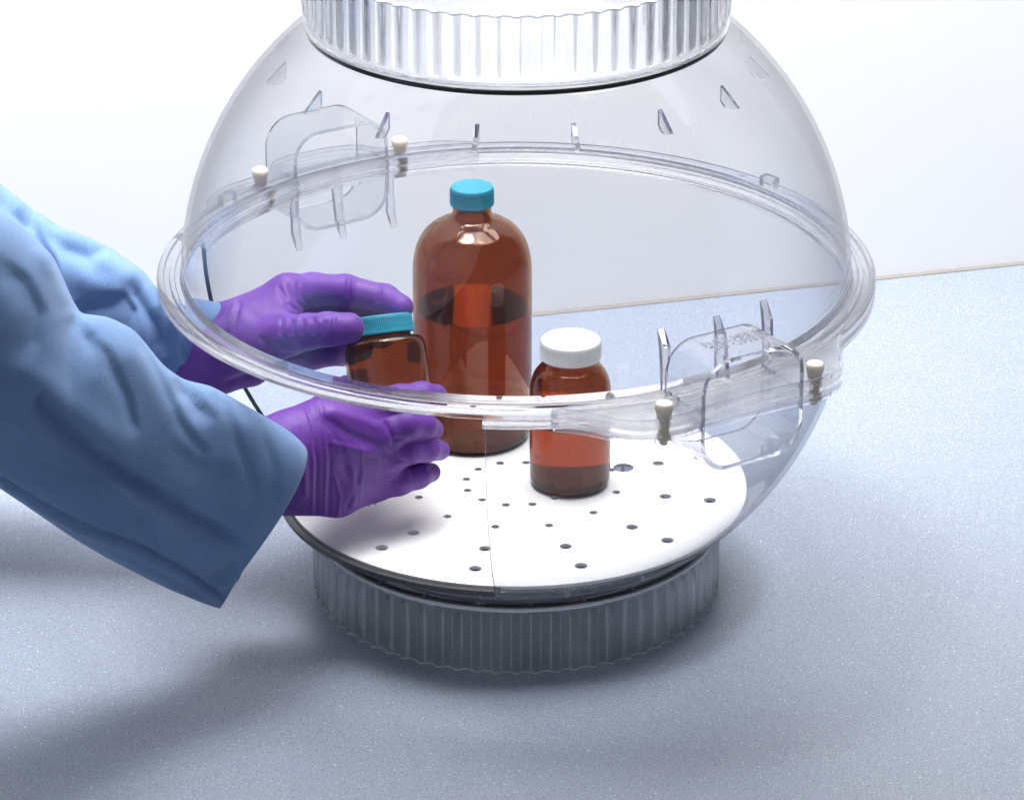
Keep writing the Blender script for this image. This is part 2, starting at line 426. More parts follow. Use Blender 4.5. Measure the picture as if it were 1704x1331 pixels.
# dark sawn lip that follows the horizontal cut
V, F, mi = revolve([(0.1520, ZP - 0.0042), (0.1560, ZP - 0.0042), (0.1566, ZP - 0.0006), (0.1526, ZP - 0.0006)], 120, AZ1, 360 + AZ0)
lip = mesh('cut_edge', V, F, M['edge'], bowl, smooth=False)

# flanges: stepped rings
fu = [(0.2125, ZF + 0.0004), (0.2288, ZF + 0.0004), (0.2303, ZF + 0.0014), (0.2303, ZF + 0.0048), (0.2293, ZF + 0.0058), (0.2262, ZF + 0.0058),
      (0.2255, ZF + 0.0042), (0.2225, ZF + 0.0042), (0.2217, ZF + 0.0060), (0.2192, ZF + 0.0060), (0.2184, ZF + 0.0048), (0.2156, ZF + 0.0050), (0.2125, ZF + 0.0085)]
V, F, mi = revolve(fu, 200)
upf = mesh('upper_flange', V, F, M['flange'], ch, autos=35); fix_normals(upf)
fl = [(r, 2 * ZF - z) for r, z in fu][::-1]
V, F, mi = revolve(fl, 160, AZ0, AZ1)
lof = mesh('lower_flange', V, F, M['flange'], ch, autos=35); fix_normals(lof)


# fluted rings, top and bottom
def fluted(name, zr, sgn):
    Ro = 0.1318; NF = 66
    zb = zr + sgn * 0.0458
    outer = [(Ro + 0.0018, zr - sgn * 0.0005), (Ro + 0.0020, zr + sgn * 0.0012), (Ro, zr + sgn * 0.0030)]
    zs = [0.0045, 0.0055, 0.0068, 0.0085, 0.012, 0.02, 0.03, 0.04, 0.0445]
    outer += [(Ro, zr + sgn * z) for z in zs] + [(Ro - 0.0002, zb)]
    inner = [(Ro - 0.0040, zb), (Ro - 0.0040, zr + sgn * 0.02), (Ro - 0.0040, zr + sgn * 0.002), (Ro - 0.0030, zr - sgn * 0.0005)]

    def rmod(j, a_, r, z):
        if j < 3 or j > len(outer) - 1: return 0
        h = abs(z - zr)
        k = min(1, max(0, (h - 0.0050) / 0.0045)); k = math.sqrt(k)
        ph = (a_ * NF / (2 * PI)) % 1.0
        d = abs(ph - 0.5) * 2
        g = max(0.0, 1 - (d / 0.60) ** 2)
        return 0.0026 * g * k
    V, F, mi = revolve(outer + inner, NF * 10, rmod=rmod)
    nl = len(outer) + len(inner); mi = [1 if (q % nl) in (len(outer) - 2, len(outer) - 1, 0) else 0 for q in range(len(F))]
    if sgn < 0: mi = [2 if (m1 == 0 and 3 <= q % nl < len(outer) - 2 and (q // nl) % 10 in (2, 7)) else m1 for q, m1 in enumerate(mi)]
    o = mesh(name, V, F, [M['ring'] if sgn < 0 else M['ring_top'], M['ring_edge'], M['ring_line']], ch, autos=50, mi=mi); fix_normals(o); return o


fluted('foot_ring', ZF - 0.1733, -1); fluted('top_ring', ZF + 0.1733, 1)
# painted dark rings: reflection under top ring, shaded gap over foot ring
for zz, mr_ in ((ZF + 0.1705, 0.0021), (ZF - 0.1722, 0.0012)):
    pr = [(0.1306 + mr_ * math.cos(t), zz + mr_ * math.sin(t)) for t in np.linspace(0, 2 * PI, 9)[:-1]]
    V, F, mi = revolve(pr, 160)
    mesh('painted_dark_ring', V, F, M['dark_line'], ch)
# spokes between bowl and foot ring
spm = None
for k in range(24):
    if spm is None:
        V, F = [], []
        boxm(V, F, (0.1310, 0, ZF - 0.1722), (1, 0, 0), (0, 1, 0), (0, 0, 1), 0.0026, 0.0010, 0.0015)
        o = mesh('spoke', V, F, M['solid'], ch, smooth=False); spm = o.data
    else:
        o = bpy.data.objects.new('spoke', spm); COL.objects.link(o); o.parent = ch
    o.rotation_euler = (0, 0, R(k * 15 + 4))

def gusset_mesh(pts):
    gv, gf = [], []
    prism(gv, gf, [(x, -0.0014, z) for x, z in pts], (0, 0.0028, 0)); return gv, gf


for s, pts in ((1, [(0.1470, 0.1558), (0.1470, 0.146), (0.1500, 0.1425), (0.154, 0.1415), (0.1595, 0.1432), (0.1535, 0.1496)]),
               (-1, [(0.1370, -0.1650), (0.1370, -0.1560), (0.1395, -0.1530), (0.1430, -0.1518), (0.1490, -0.1540), (0.1435, -0.1592)])):
    gme = None
    for k in range(16):
        az = R(-76.6 + 22.5 * k)
        if gme is None:
            g = mesh('gusset', *gusset_mesh(pts), M['solid'], ch, smooth=False); fix_normals(g); gme = g.data
        else:
            g = bpy.data.objects.new('gusset', gme); COL.objects.link(g); g.parent = ch
        g.location = (0, 0, ZF); g.rotation_euler = (0, 0, az)

# handles, lugs, screws and ribs
for az, ch_c, bolt_r, bolt_c, rib_t, rib_s in ((-57.5, 0.006, 0.2462, 0.0016, (-0.031, 0.008, 0.046), 1), (122.5, 0.005, 0.2215, 0.009, (-0.033, 0.006, 0.043), -1)):
    n = np.array([math.cos(R(az)), math.sin(R(az)), 0]); t_ = np.array([-n[1], n[0], 0]); up = np.array([0, 0, 1.0]); base = np.array([0, 0, ZF])
    # lug plates on both flanges
    for s, nm in ((1, 'upper_lug'), (-1, 'lower_lug')):
        eo = bolt_r + 0.0080
        pts = [(-0.112, 0.1995), (-0.094, 0.2160), (-0.076, eo - 0.004), (-0.044, eo), (-0.030, 0.2510), (0.030, 0.2510), (0.044, eo), (0.076, eo - 0.004), (0.094, 0.2160), (0.112, 0.1995), (0.078, 0.2000), (0.04, 0.2115), (-0.04, 0.2115), (-0.078, 0.2000)]
        pts = [(a_ + bolt_c, b_) for a_, b_ in pts]
        for _ in range(2):
            q_ = []
            for p_a, p_b in zip(pts, pts[1:] + pts[:1]):
                q_ += [(p_a[0] * .75 + p_b[0] * .25, p_a[1] * .75 + p_b[1] * .25), (p_a[0] * .25 + p_b[0] * .75, p_a[1] * .25 + p_b[1] * .75)]
            pts = q_
        rim_pts = sorted([p_ for p_ in pts if p_[1] > 0.2140 or (p_[1] > 0.2040 and abs(p_[0] - bolt_c) > 0.088)])
        V, F = [], []
        z0 = 0.0012 if s > 0 else -0.0012
        prism(V, F, [base + t_ * a_ + n * b_ + up * z0 for a_, b_ in pts], up * s * 0.0032)
        o = mesh(nm, V, F, M['lug'], ch, smooth=False); fix_normals(o)
        # raised rim of the lug
        V, F = [], []
        for (a_, b_), (c_, d_) in zip(rim_pts[:-1], rim_pts[1:]):
            for (e_, g_) in ((a_, b_), (c_, d_)):
                p = base + t_ * e_ + n * (g_ - 0.0004)
                V += [p + up * (z0 + s * 0.0031), p + up * (z0 + s * 0.0062), p - n * 0.0018 + up * (z0 + s * 0.0062), p - n * 0.0018 + up * (z0 + s * 0.0031)]
            b0 = len(V) - 8
            F += [(b0 + i, b0 + (i + 1) % 4, b0 + 4 + (i + 1) % 4, b0 + 4 + i) for i in range(4)]
        o = mesh('lug_rim', V, F, M['flange'], ch, smooth=False); fix_normals(o)
    # the D-shaped band
    def rr(hw, hh, rad, k=10):
        out = []
        for cx, cz, a0 in ((hw - rad, hh - rad, 0), (-(hw - rad), hh - rad, 90), (-(hw - rad), -(hh - rad), 180), (hw - rad, -(hh - rad), 270)):
            for i in range(k + 1):
                a_ = R(a0 + 90 * i / k); out.append((cx + rad * math.cos(a_), cz + rad * math.sin(a_)))
        return out
    o1 = rr(0.0372, 0.0360, 0.0200); i1 = rr(0.0345, 0.0333, 0.0176)
    V, F = [], []; m_ = len(o1)
    for (nn, prf) in ((0.2140, o1), (0.2530, o1), (0.2530, i1), (0.2140, i1)):
        for a_, z_ in prf: V.append(base + n * nn + t_ * (a_ + ch_c) + up * z_)
    for q in range(4):
        for i in range(m_):
            F.append((q * m_ + i, q * m_ + (i + 1) % m_, ((q + 1) % 4) * m_ + (i + 1) % m_, ((q + 1) % 4) * m_ + i))
    hd = mesh('handle', V, F, M['band'], ch, autos=40); fix_normals(hd)
    if az < 0:
        fc = bpy.data.curves.new('embossed_words', 'FONT'); fc.body = 'PULL HERE\nTO OPEN'; fc.size = 0.0085; fc.extrude = 0.0004
        fc.align_x = 'CENTER'; fc.align_y = 'CENTER'; fc.space_line = 0.85
        fo = bpy.data.objects.new('tmp_words', fc); COL.objects.link(fo)
        dg = bpy.context.evaluated_depsgraph_get(); me = bpy.data.meshes.new_from_object(fo.evaluated_get(dg)); bpy.data.objects.remove(fo)
        me.materials.clear(); me.materials.append(M['solid'])
        wo_ = bpy.data.objects.new('embossed_words', me); COL.objects.link(wo_); wo_.parent = hd
        mat = Matrix(((t_[0], -n[0], 0, 0), (t_[1], -n[1], 0, 0), (0, 0, 1, 0), (0, 0, 0, 1)))
        wo_.matrix_world = Matrix.Translation(Vector(base + n * 0.233 + t_ * ch_c + up * 0.0363)) @ mat
    # ribs behind the handle above and below the flange
    for a_ in rib_t:
        for s in (rib_s,):
            V, F = [], []
            pts = []
            h = 0.044
            dn = lambda z: math.sqrt(max(0, (RS + 0.0004) ** 2 - z * z - a_ * a_))
            for z in (0.006, 0.02, 0.032, h): pts.append((dn(z), z))
            pts += [(dn(h) + 0.0006, h), (dn(0.032) + 0.0055, 0.034), (0.2235 if abs(a_) < .01 else 0.2150, 0.0065)]
            prism(V, F, [base + t_ * (a_ - 0.0024) + n * r_ + up * s * z_ for r_, z_ in pts], t_ * 0.0048)
            o = mesh('rib', V, F, M['solid'], ch, smooth=False); fix_normals(o)
    # nylon screws
    for a_ in (bolt_c - 0.055, bolt_c + 0.055):
        prs = [(0.0001, 0.0172), (0.0056, 0.0170), (0.0064, 0.0160), (0.0066, 0.0142), (0.0063, 0.0112), (0.0054, 0.0092), (0.0053, 0.0062),
               (0.0040, 0.0060), (0.0038, -0.0062), (0.0052, -0.0064), (0.0050, -0.0098), (0.0030, -0.0100), (0.0028, -0.0135), (0.0001, -0.0137)]
        V, F, mi = revolve(prs, 28, closed_prof=False, rmod=lambda j, aa, r, z: (0.0003 * math.cos(12 * aa) if j in (2, 3) else 0))
        sc_ = mesh('nylon_screw', V, F, M['nylon'], ch, autos=40); fix_normals(sc_)
        sc_.scale = (0.84, 0.84, 0.88); sc_.location = tuple(base + t_ * a_ + n * bolt_r)
# small square tabs on the flange
for az in (150, 40):
    V, F = [], []
    u = np.array([math.cos(R(az)), math.sin(R(az)), 0]); v = np.array([-u[1], u[0], 0])
    boxm(V, F, u * 0.2225 + np.array([0, 0, ZF + 0.0095]), u, v, (0, 0, 1), 0.0035, 0.006, 0.0033)
    mesh('flange_tab', V, F, M['solid'], ch, smooth=False)

# ------------------------------------------------------------------ perforated plate
import bmesh
RP = 0.1515; TP = 0.0022
holes = []
for k in range(12):
    a = R(-101.5 + 30 * k)
    for r, d in ((0.129, 0.0082), (0.0995, 0.0078), (0.067, 0.0054), (0.0335, 0.0054)):
        holes.append((r * math.cos(a), r * math.sin(a), d / 2))
for a in (18.5, 138.5, 258.5): pass
holes.append((0.0712, 0.0248, 0.0068))


def plate_mesh():
    bm = bmesh.new()
    def loop(cx, cy, r, k):
        vs = [bm.verts.new((cx + r * math.cos(2 * PI * i / k), cy + r * math.sin(2 * PI * i / k), 0)) for i in range(k)]
        return [bm.edges.new((vs[i], vs[(i + 1) % k])) for i in range(k)]
    ed = loop(0, 0, RP, 180)
    for x, y, r in holes: ed += loop(x, y, r, 24)
    bmesh.ops.triangle_fill(bm, use_beauty=True, use_dissolve=False, edges=ed)
    # drop faces that lie in holes
    bad = [f for f in bm.faces if any((f.calc_center_median().x - x) ** 2 + (f.calc_center_median().y - y) ** 2 < (r * 0.97) ** 2 and all((v.co.x - x) ** 2 + (v.co.y - y) ** 2 < (r * 1.01) ** 2 for v in f.verts) for x, y, r in holes)]
    bmesh.ops.delete(bm, geom=bad, context='FACES_ONLY')
    top = list(bm.faces)
    ext = bmesh.ops.extrude_face_region(bm, geom=top)
    bmesh.ops.translate(bm, vec=(0, 0, -TP), verts=[g for g in ext['geom'] if isinstance(g, bmesh.types.BMVert)])
    bmesh.ops.recalc_face_normals(bm, faces=bm.faces)
    me = bpy.data.meshes.new('perforated_plate'); bm.to_mesh(me); bm.free(); return me


me = plate_mesh(); me.materials.append(M['plate'])
pl = bpy.data.objects.new('perforated_plate', me); COL.objects.link(pl); pl.location = (0, 0.002, ZP)
tag(pl, 'round white plate with rings of small holes, lying in the clear chamber', 'plate')


# ------------------------------------------------------------------ bottles
def fillet(p0, p1, p2, r, k=6):
    """rounded corner at p1"""
    a = np.array(p0, float); b = np.array(p1, float); c = np.array(p2, float)
    u = (a - b) / np.linalg.norm(a - b); v = (c - b) / np.linalg.norm(c - b)
    out = []
    for i in range(k + 1):
        s = i / k; out.append(tuple((1 - s) ** 2 * (b + u * r) + 2 * s * (1 - s) * b + s * s * (b + v * r)))
    return out


def bottle(name, label, loc, rot, prof_o, th, liq_z, cap_r, cap_h, cap_z, capmat, group=None, ribs=72, thread_r=None):
    root = empty(name, loc, label, 'bottle', group); root.rotation_euler = rot
    inner = []
    for i, (r, z) in enumerate(prof_o):
        a = prof_o[max(0, i - 1)]; b = prof_o[min(len(prof_o) - 1, i + 1)]
        dr, dz = b[0] - a[0], b[1] - a[1]; L = math.hypot(dr, dz) or 1
        inner.append((max(0.0001, r - th * dz / L), max(z + th * dr / L, 0.0075) if z < 0.02 else z + th * dr / L))
    prof = prof_o + inner[::-1]
    prof = [(0.0001, prof_o[0][1])] + prof + [(0.0001, inner[0][1] + 0.0008)]
    V, F, mi = revolve(prof, 72, closed_prof=False)
    g = mesh('glass_body', V, F, M['amber'], root, autos=60); fix_normals(g)
    lp = [(r + 0.0002, z - 0.0002) for r, z in inner if z < liq_z and r > 0.001]
    rl = lp[-1][0]
    ro = max(r for r, z in prof_o if z < 0.02) - 0.0004
    V, F, mi = revolve([(0.0001, 0.0014), (ro * 0.86, 0.0010), (ro * 0.95, 0.0024), (ro * 0.985, 0.0048), (ro * 0.99, 0.0060), (ro * 0.94, 0.0072), (ro * 0.6, 0.0062), (0.0001, 0.0068)], 64, closed_prof=False)
    tb = mesh('thick_base', V, F, M['amber_dark'], g, autos=50); fix_normals(tb)
    lp = [(0.0001, inner[0][1] + 0.0006)] + lp + [(rl, liq_z), (0.0001, liq_z)]
    V, F, mi = revolve(lp, 64, closed_prof=False)
    l = mesh('liquid', V, F, M['liquid'], root, autos=40); fix_normals(l)
    cp = [(0.0001, cap_h), (cap_r - 0.0022, cap_h), (cap_r - 0.0007, cap_h - 0.0005), (cap_r - 0.0001, cap_h - 0.0018), (cap_r, cap_h - 0.003), (cap_r, 0.0016), (cap_r + 0.0003, 0.0012), (cap_r + 0.0002, 0), (cap_r - 0.0015, 0.0), (cap_r - 0.0015, cap_h - 0.0015), (0.0001, cap_h - 0.0015)]
    V, F, mi = revolve(cp, ribs * 6, closed_prof=False, rmod=lambda j, aa, r, z: (0.00022 * (math.cos(ribs * aa)) if j in (4, 5) else 0))
    c = mesh('cap', V, F, capmat, root, autos=40); fix_normals(c); c.location = (0, 0, cap_z)
    return root


def curve(pts, k=6):
    """Catmull-Rom through profile points"""
    P = [np.array(p, float) for p in pts]; P = [P[0]] + P + [P[-1]]; out = []
    for i in range(1, len(P) - 2):
        for q in range(k):
            t = q / k
            out.append(tuple(0.5 * ((2 * P[i]) + (-P[i - 1] + P[i + 1]) * t + (2 * P[i - 1] - 5 * P[i] + 4 * P[i + 1] - P[i + 2]) * t * t + (-P[i - 1] + 3 * P[i] - 3 * P[i + 1] + P[i + 2]) * t ** 3)))
    out.append(tuple(P[-2])); return out


BW = 1.045
big = [(0.020, 0.003), (0.026, 0.0008), (0.033, 0.0002)] + curve([(0.0350, 0.0010), (0.0368, 0.0035), (0.0376, 0.008)], 3) + [(0.0378, 0.02), (0.0380, 0.05), (0.0380, 0.09)] + \
    curve([(0.0380, 0.1150), (0.0372, 0.1260), (0.0343, 0.1365), (0.0285, 0.1450), (0.0210, 0.1502), (0.0155, 0.1530), (0.0132, 0.1565), (0.0127, 0.1600), (0.0127, 0.1700)], 5)
big = [(r * BW if z < 0.1535 else r, z * 1.022) for r, z in big]
bottle('boston_round_bottle', 'tallest amber glass bottle, round shouldered with a teal cap, standing on the white plate', (-0.0292, 0.0810, ZP), (0, 0, R(20)), big, 0.0024, 0.094, 0.0144, 0.0125, 0.1665, M['teal'])
SZ = 1.04
sm = [(0.014, 0.002), (0.019, 0.0006), (0.0225, 0.0002)] + curve([(0.0240, 0.0008), (0.0258, 0.0030), (0.0264, 0.0065)], 3) + [(0.0266, 0.02), (0.0266, 0.05)] + \
    curve([(0.0266, 0.0620), (0.0260, 0.0690), (0.0238, 0.0755), (0.0205, 0.0798), (0.0176, 0.0820), (0.0168, 0.0845), (0.0168, 0.0950)], 5)
sm = [(r, z * SZ) for r, z in sm]
bottle('packer_bottle', 'short wide amber glass bottle with a white screw cap, standing alone on the perforated plate', (0.0353, 0.0030, ZP), (0, 0, 0), sm, 0.0020, 0.047, 0.0198, 0.0125, 0.0905, M['white'], ribs=90)

# the jar held in the gloves: leans back and to the left
jc = Vector(W(636, 541, -0.012))
Rj = Matrix.Rotation(R(-8.0), 4, 'Y') @ Matrix.Rotation(R(-25), 4, 'X')
sm2 = [(0.014, 0.002), (0.019, 0.0006), (0.0225, 0.0002)] + curve([(0.0240, 0.0008), (0.0258, 0.0030), (0.0264, 0.0065)], 3) + [(0.0266, 0.02), (0.0266, 0.035)] + \
    curve([(0.0265, 0.0440), (0.0262, 0.0490), (0.0254, 0.0530), (0.0235, 0.0555), (0.0195, 0.0568), (0.0175, 0.0580), (0.0175, 0.0680)], 5)
jb = jc - (Rj @ Vector((0, 0, 0.0650)))
bottle('held_bottle', 'amber glass bottle with a wide teal screw cap, held tilted between the two purple gloves', tuple(jb), Rj.to_euler(), sm2, 0.0020, 0.038, 0.0196, 0.0120, 0.0590, M['teal'], ribs=90)


# ------------------------------------------------------------------ gloved hands: smooth union of tapered capsules, meshed with surface nets
def surface_nets(f, origin, h):
    nx, ny, nz = f.shape
    ins = f < 0
    c = ins[:-1, :-1, :-1].astype(np.int8)
    offs = [(i, j, k) for i in (0, 1) for j in (0, 1) for k in (0, 1)]
    cnt = sum(ins[i:nx - 1 + i, j:ny - 1 + j, k:nz - 1 + k].astype(np.int8) for i, j, k in offs)
    act = (cnt > 0) & (cnt < 8)
    idx = -np.ones(act.shape, int); cells = np.argwhere(act); idx[act] = np.arange(len(cells))
    pos = np.zeros((len(cells), 3)); num = np.zeros(len(cells))
    for a in offs:
        for ax in range(3):
            if a[ax]: continue
            b = list(a); b[ax] = 1
            fa = f[cells[:, 0] + a[0], cells[:, 1] + a[1], cells[:, 2] + a[2]]
            fb = f[cells[:, 0] + b[0], cells[:, 1] + b[1], cells[:, 2] + b[2]]
            m = (fa < 0) != (fb < 0)
            t = np.where(m, fa / np.where(m, fa - fb, 1), 0)
            p = np.array(a, float)[None, :].repeat(len(cells), 0); p[:, ax] += t
            pos[m] += p[m]; num[m] += 1
    V = origin + (cells + pos / num[:, None]) * h
    F = []
    for ax in range(3):
        sl = [slice(1, -1)] * 3; sl[ax] = slice(0, -1)
        s0 = ins[tuple(slice(0, -1) if i == ax else slice(1, -1) for i in range(3))]
        s1 = ins[tuple(slice(1, None) if i == ax else slice(1, -1) for i in range(3))]
        e = np.argwhere(s0 != s1); o = np.ones(3, int); o[ax] = 0; e = e + o
        flip = ins[e[:, 0], e[:, 1], e[:, 2]]
        u, v = [(1, 2), (2, 0), (0, 1)][ax]
        def cell(du, dv):
            q = e.copy(); q[:, u] -= du; q[:, v] -= dv; return idx[q[:, 0], q[:, 1], q[:, 2]]
        quad = np.stack([cell(0, 0), cell(1, 0), cell(1, 1), cell(0, 1)], 1)
        quad[~flip] = quad[~flip][:, ::-1]
        F.append(quad)
    return V, np.concatenate(F)


def smin(a, b, k):
    h = np.clip(0.5 + 0.5 * (b - a) / k, 0, 1)
    return b + (a - b) * h - k * h * (1 - h)


def polydist(q, line):
    """distance of 2D points to a polyline, and the sided offset"""
    best = np.full(len(q), 1e9); side = np.zeros(len(q))
    for a, b in zip(line[:-1], line[1:]):
        a = np.array(a, float); b = np.array(b, float); ab = b - a; L2 = ab @ ab
        t = np.clip((q - a) @ ab / L2, 0, 1); d = q - (a + t[:, None] * ab); dist = np.hypot(d[:, 0], d[:, 1])
        s = np.sign(ab[0] * d[:, 1] - ab[1] * d[:, 0]); m = dist < best
        best[m] = dist[m]; side[m] = s[m]
    return best, side * best


def ends(q, line, soft):
    """fade along the ends of a fold line"""
    a = np.array(line[0], float); b = np.array(line[-1], float)
    L = np.hypot(*(b - a)); s = (q - a) @ (b - a) / (L * L)
    k = max(soft / L, 1e-3)
    return np.clip(s / k + 0.15, 0, 1) * np.clip((1 - s) / k + 0.15, 0, 1)


def vnormals(V, F):
    n = np.zeros_like(V); fn = np.cross(V[F[:, 2]] - V[F[:, 0]], V[F[:, 3]] - V[F[:, 1]])
    for i in range(4): np.add.at(n, F[:, i], fn)
    return n / (np.linalg.norm(n, axis=1)[:, None] + 1e-12)


def fold(V, F, folds, back=False):
    """push the camera-side cloth in or out along fold lines: (line, amp metres, width px, asymmetry)"""
    n = vnormals(V, F); q = proj(V); view = C0 - V; view /= np.linalg.norm(view, axis=1)[:, None]
    fac = np.clip((n * view).sum(1) * 2.2 + 0.15, 0, 1)
    h = np.zeros(len(V))
    for ln, amp, wd_, asym in folds:
        d, sd = polydist(q, ln)
        ww = wd_ * np.where(sd > 0, 1 + asym, 1 - asym)
        h += amp * np.exp(-(d / ww) ** 2) * ends(q, ln, wd_ * 2.0)
    return V + n * (h * fac)[:, None]


def hand(name, palm, fingers, parent, folds, kp=0.011, kf=0.0055, h=0.00095, smooth_it=2):
    def cap(X, a, b, ra, rb):
        ba = b - a; t = np.clip(((X - a) @ ba) / (ba @ ba), 0, 1)
        return np.sqrt(((X - a - t[..., None] * ba) ** 2).sum(-1)) - (ra + (rb - ra) * t)
    allp = [(W(*p[:3]), p[3]) for ch_ in palm + fingers for p in ch_]
    pts = np.array([p for p, r in allp]); rr_ = max(r for p, r in allp)
    lo = pts.min(0) - rr_ - 0.006; hi = pts.max(0) + rr_ + 0.006
    n = np.ceil((hi - lo) / h).astype(int) + 1
    gx = np.stack(np.meshgrid(*[lo[i] + np.arange(n[i]) * h for i in range(3)], indexing='ij'), -1).astype(np.float32)
    f = None
    for chn in palm:
        g = None
        for a, b in zip(chn[:-1], chn[1:]):
            d = cap(gx, W(*a[:3]).astype(np.float32), W(*b[:3]).astype(np.float32), a[3], b[3]); g = d if g is None else smin(g, d, 0.004)
        f = g if f is None else smin(f, g, kp)
    ff = None
    for chn in fingers:
        g = None
        for a, b in zip(chn[:-1], chn[1:]):
            d = cap(gx, W(*a[:3]).astype(np.float32), W(*b[:3]).astype(np.float32), a[3], b[3]); g = d if g is None else smin(g, d, 0.0035)
        ff = g if ff is None else smin(ff, g, 0.0006)
    f = smin(f, ff, kf)
    V, F = surface_nets(f, lo, h)
    # light smoothing
    E_ = np.concatenate([F[:, [0, 1]], F[:, [1, 2]], F[:, [2, 3]], F[:, [3, 0]]])
    for it in range(smooth_it):
        s = np.zeros_like(V); c = np.zeros(len(V)); np.add.at(s, E_[:, 0], V[E_[:, 1]]); np.add.at(s, E_[:, 1], V[E_[:, 0]])
        np.add.at(c, E_[:, 0], 1); np.add.at(c, E_[:, 1], 1); V = V * 0.4 + 0.6 * s / c[:, None]
    V = fold(V, F, folds)
    o = mesh(name, V, F, M['glove'], parent)
    return o


person = empty('person', tuple(W(-60, 620, -0.05)), 'person in light blue coat and purple gloves reaching in from the left', 'person')
pinv = Matrix.Translation(-person.location)


def place(o):
    o.matrix_parent_inverse = pinv
    return o


# far hand: thumb in front of the cap, fingers round behind the bottle
up_palm = [
    [(330, 560, 0.020, 0.022), (388, 546, 0.002, 0.0160), (478, 489, 0.012, 0.0125)],
    [(388, 550, 0.006, 0.0160), (482, 512, 0.030, 0.0120)],
    [(330, 590, 0.020, 0.020), (360, 596, 0.006, 0.0195), (470, 545, 0.036, 0.0120)],
    [(300, 600, 0.020, 0.020), (352, 606, 0.004, 0.0185), (415, 603, 0.010, 0.0150), (455, 585, 0.036, 0.0115)],
    [(375, 575, -0.006, 0.0190), (425, 572, -0.014, 0.0175), (478, 558, -0.030, 0.0128)],
    [(420, 545, -0.004, 0.0170), (468, 520, -0.002, 0.0125)],
]
up_fing = [
    [(478, 489, 0.012, 0.0125), (520, 482, 0.024, 0.0108), (575, 484, 0.030, 0.0104), (640, 497, 0.024, 0.0092), (668, 511, 0.012, 0.0080)],
    [(482, 512, 0.030, 0.0115), (570, 508, 0.048, 0.0100), (630, 520, 0.040, 0.0090), (655, 530, 0.024, 0.0080)],
    [(470, 545, 0.036, 0.0110), (545, 545, 0.058, 0.0098), (610, 552, 0.046, 0.0088), (635, 560, 0.028, 0.0078)],
    [(455, 585, 0.036, 0.0105), (520, 590, 0.045, 0.0095), (570, 586, 0.036, 0.0085), (600, 582, 0.018, 0.0075)],
    [(478, 558, -0.030, 0.0125), (512, 552, -0.040, 0.0112), (545, 548, -0.046, 0.0106), (580, 546, -0.046, 0.0100)],
]
up_folds = [([(x0, 528 + (i % 3) * 2), (x0 - 4, 560)], 0.0010 * (1 if i % 2 else -0.9), 3.0, 0.2) for i, x0 in enumerate(range(470, 560, 9))]
up_folds += [([(462, 475), (480, 505), (500, 520)], -0.0011, 4, 0), ([(478, 470), (492, 500), (510, 516)], -0.0010, 4, 0), ([(494, 468), (502, 495), (520, 512)], -0.0008, 3.5, 0),
             ([(581, 458), (580, 500)], -0.0014, 3.5, 0), ([(588, 458), (587, 500)], 0.0008, 4, 0), ([(628, 468), (624, 505)], -0.0009, 3, 0), ([(634, 470), (630, 508)], -0.0007, 3, 0),
             ([(430, 560), (470, 590), (500, 590)], -0.0012, 5, 0.2), ([(415, 580), (450, 600), (490, 600)], 0.0011, 5, 0), ([(395, 590), (430, 612), (470, 612)], -0.0012, 5, 0),
             ([(372, 640), (410, 625), (440, 608)], -0.0014, 5, 0), ([(366, 628), (400, 615), (430, 598)], 0.0010, 5, 0), ([(556, 525), (553, 570)], -0.0009, 3, 0), ([(562, 525), (560, 568)], 0.0006, 4, 0),
             ([(392, 500), (380, 540), (362, 580)], 0.0011, 4, 0), ([(400, 500), (390, 540), (372, 585)], -0.0009, 4, 0), ([(410, 520), (430, 530), (470, 530)], -0.0006, 8, 0)]
place(hand('glove', up_palm, up_fing, person, up_folds))['label'] = 'purple glove with thumb on the teal cap'

# near hand: back of the hand towards us, fingers pointing right under the bottle
lo_palm = [
    [(380, 770, -0.110, 0.026), (480, 728, -0.100, 0.0160), (540, 705, -0.088, 0.0155), (604, 686, -0.066, 0.0130)],
    [(480, 752, -0.106, 0.0180), (632, 724, -0.072, 0.0135)],
    [(380, 800, -0.110, 0.026), (480, 785, -0.106, 0.0190), (636, 762, -0.070, 0.0130)],
    [(480, 808, -0.100, 0.0190), (560, 816, -0.088, 0.0165), (618, 802, -0.066, 0.0130)],
    [(490, 730, -0.095, 0.0150), (545, 700, -0.070, 0.0160), (578, 668, -0.045, 0.0120)],
]
lo_fing = [
    [(604, 686, -0.066, 0.0122), (665, 668, -0.062, 0.0106), (702, 660, -0.052, 0.0094), (725, 658, -0.040, 0.0074)],
    [(632, 722, -0.072, 0.0118), (676, 707, -0.070, 0.0100), (702, 708, -0.062, 0.0090), (719, 714, -0.052, 0.0074)],
    [(640, 760, -0.070, 0.0112), (682, 748, -0.069, 0.0089), (710, 746, -0.062, 0.0084), (731, 749, -0.050, 0.0068)],
    [(618, 802, -0.066, 0.0120), (662, 798, -0.065, 0.0100), (695, 791, -0.058, 0.0083), (717, 786, -0.048, 0.0064)],
    [(545, 700, -0.070, 0.0145), (578, 668, -0.045, 0.0115), (582, 652, -0.020, 0.0100), (578, 645, 0.004, 0.0085)],
]
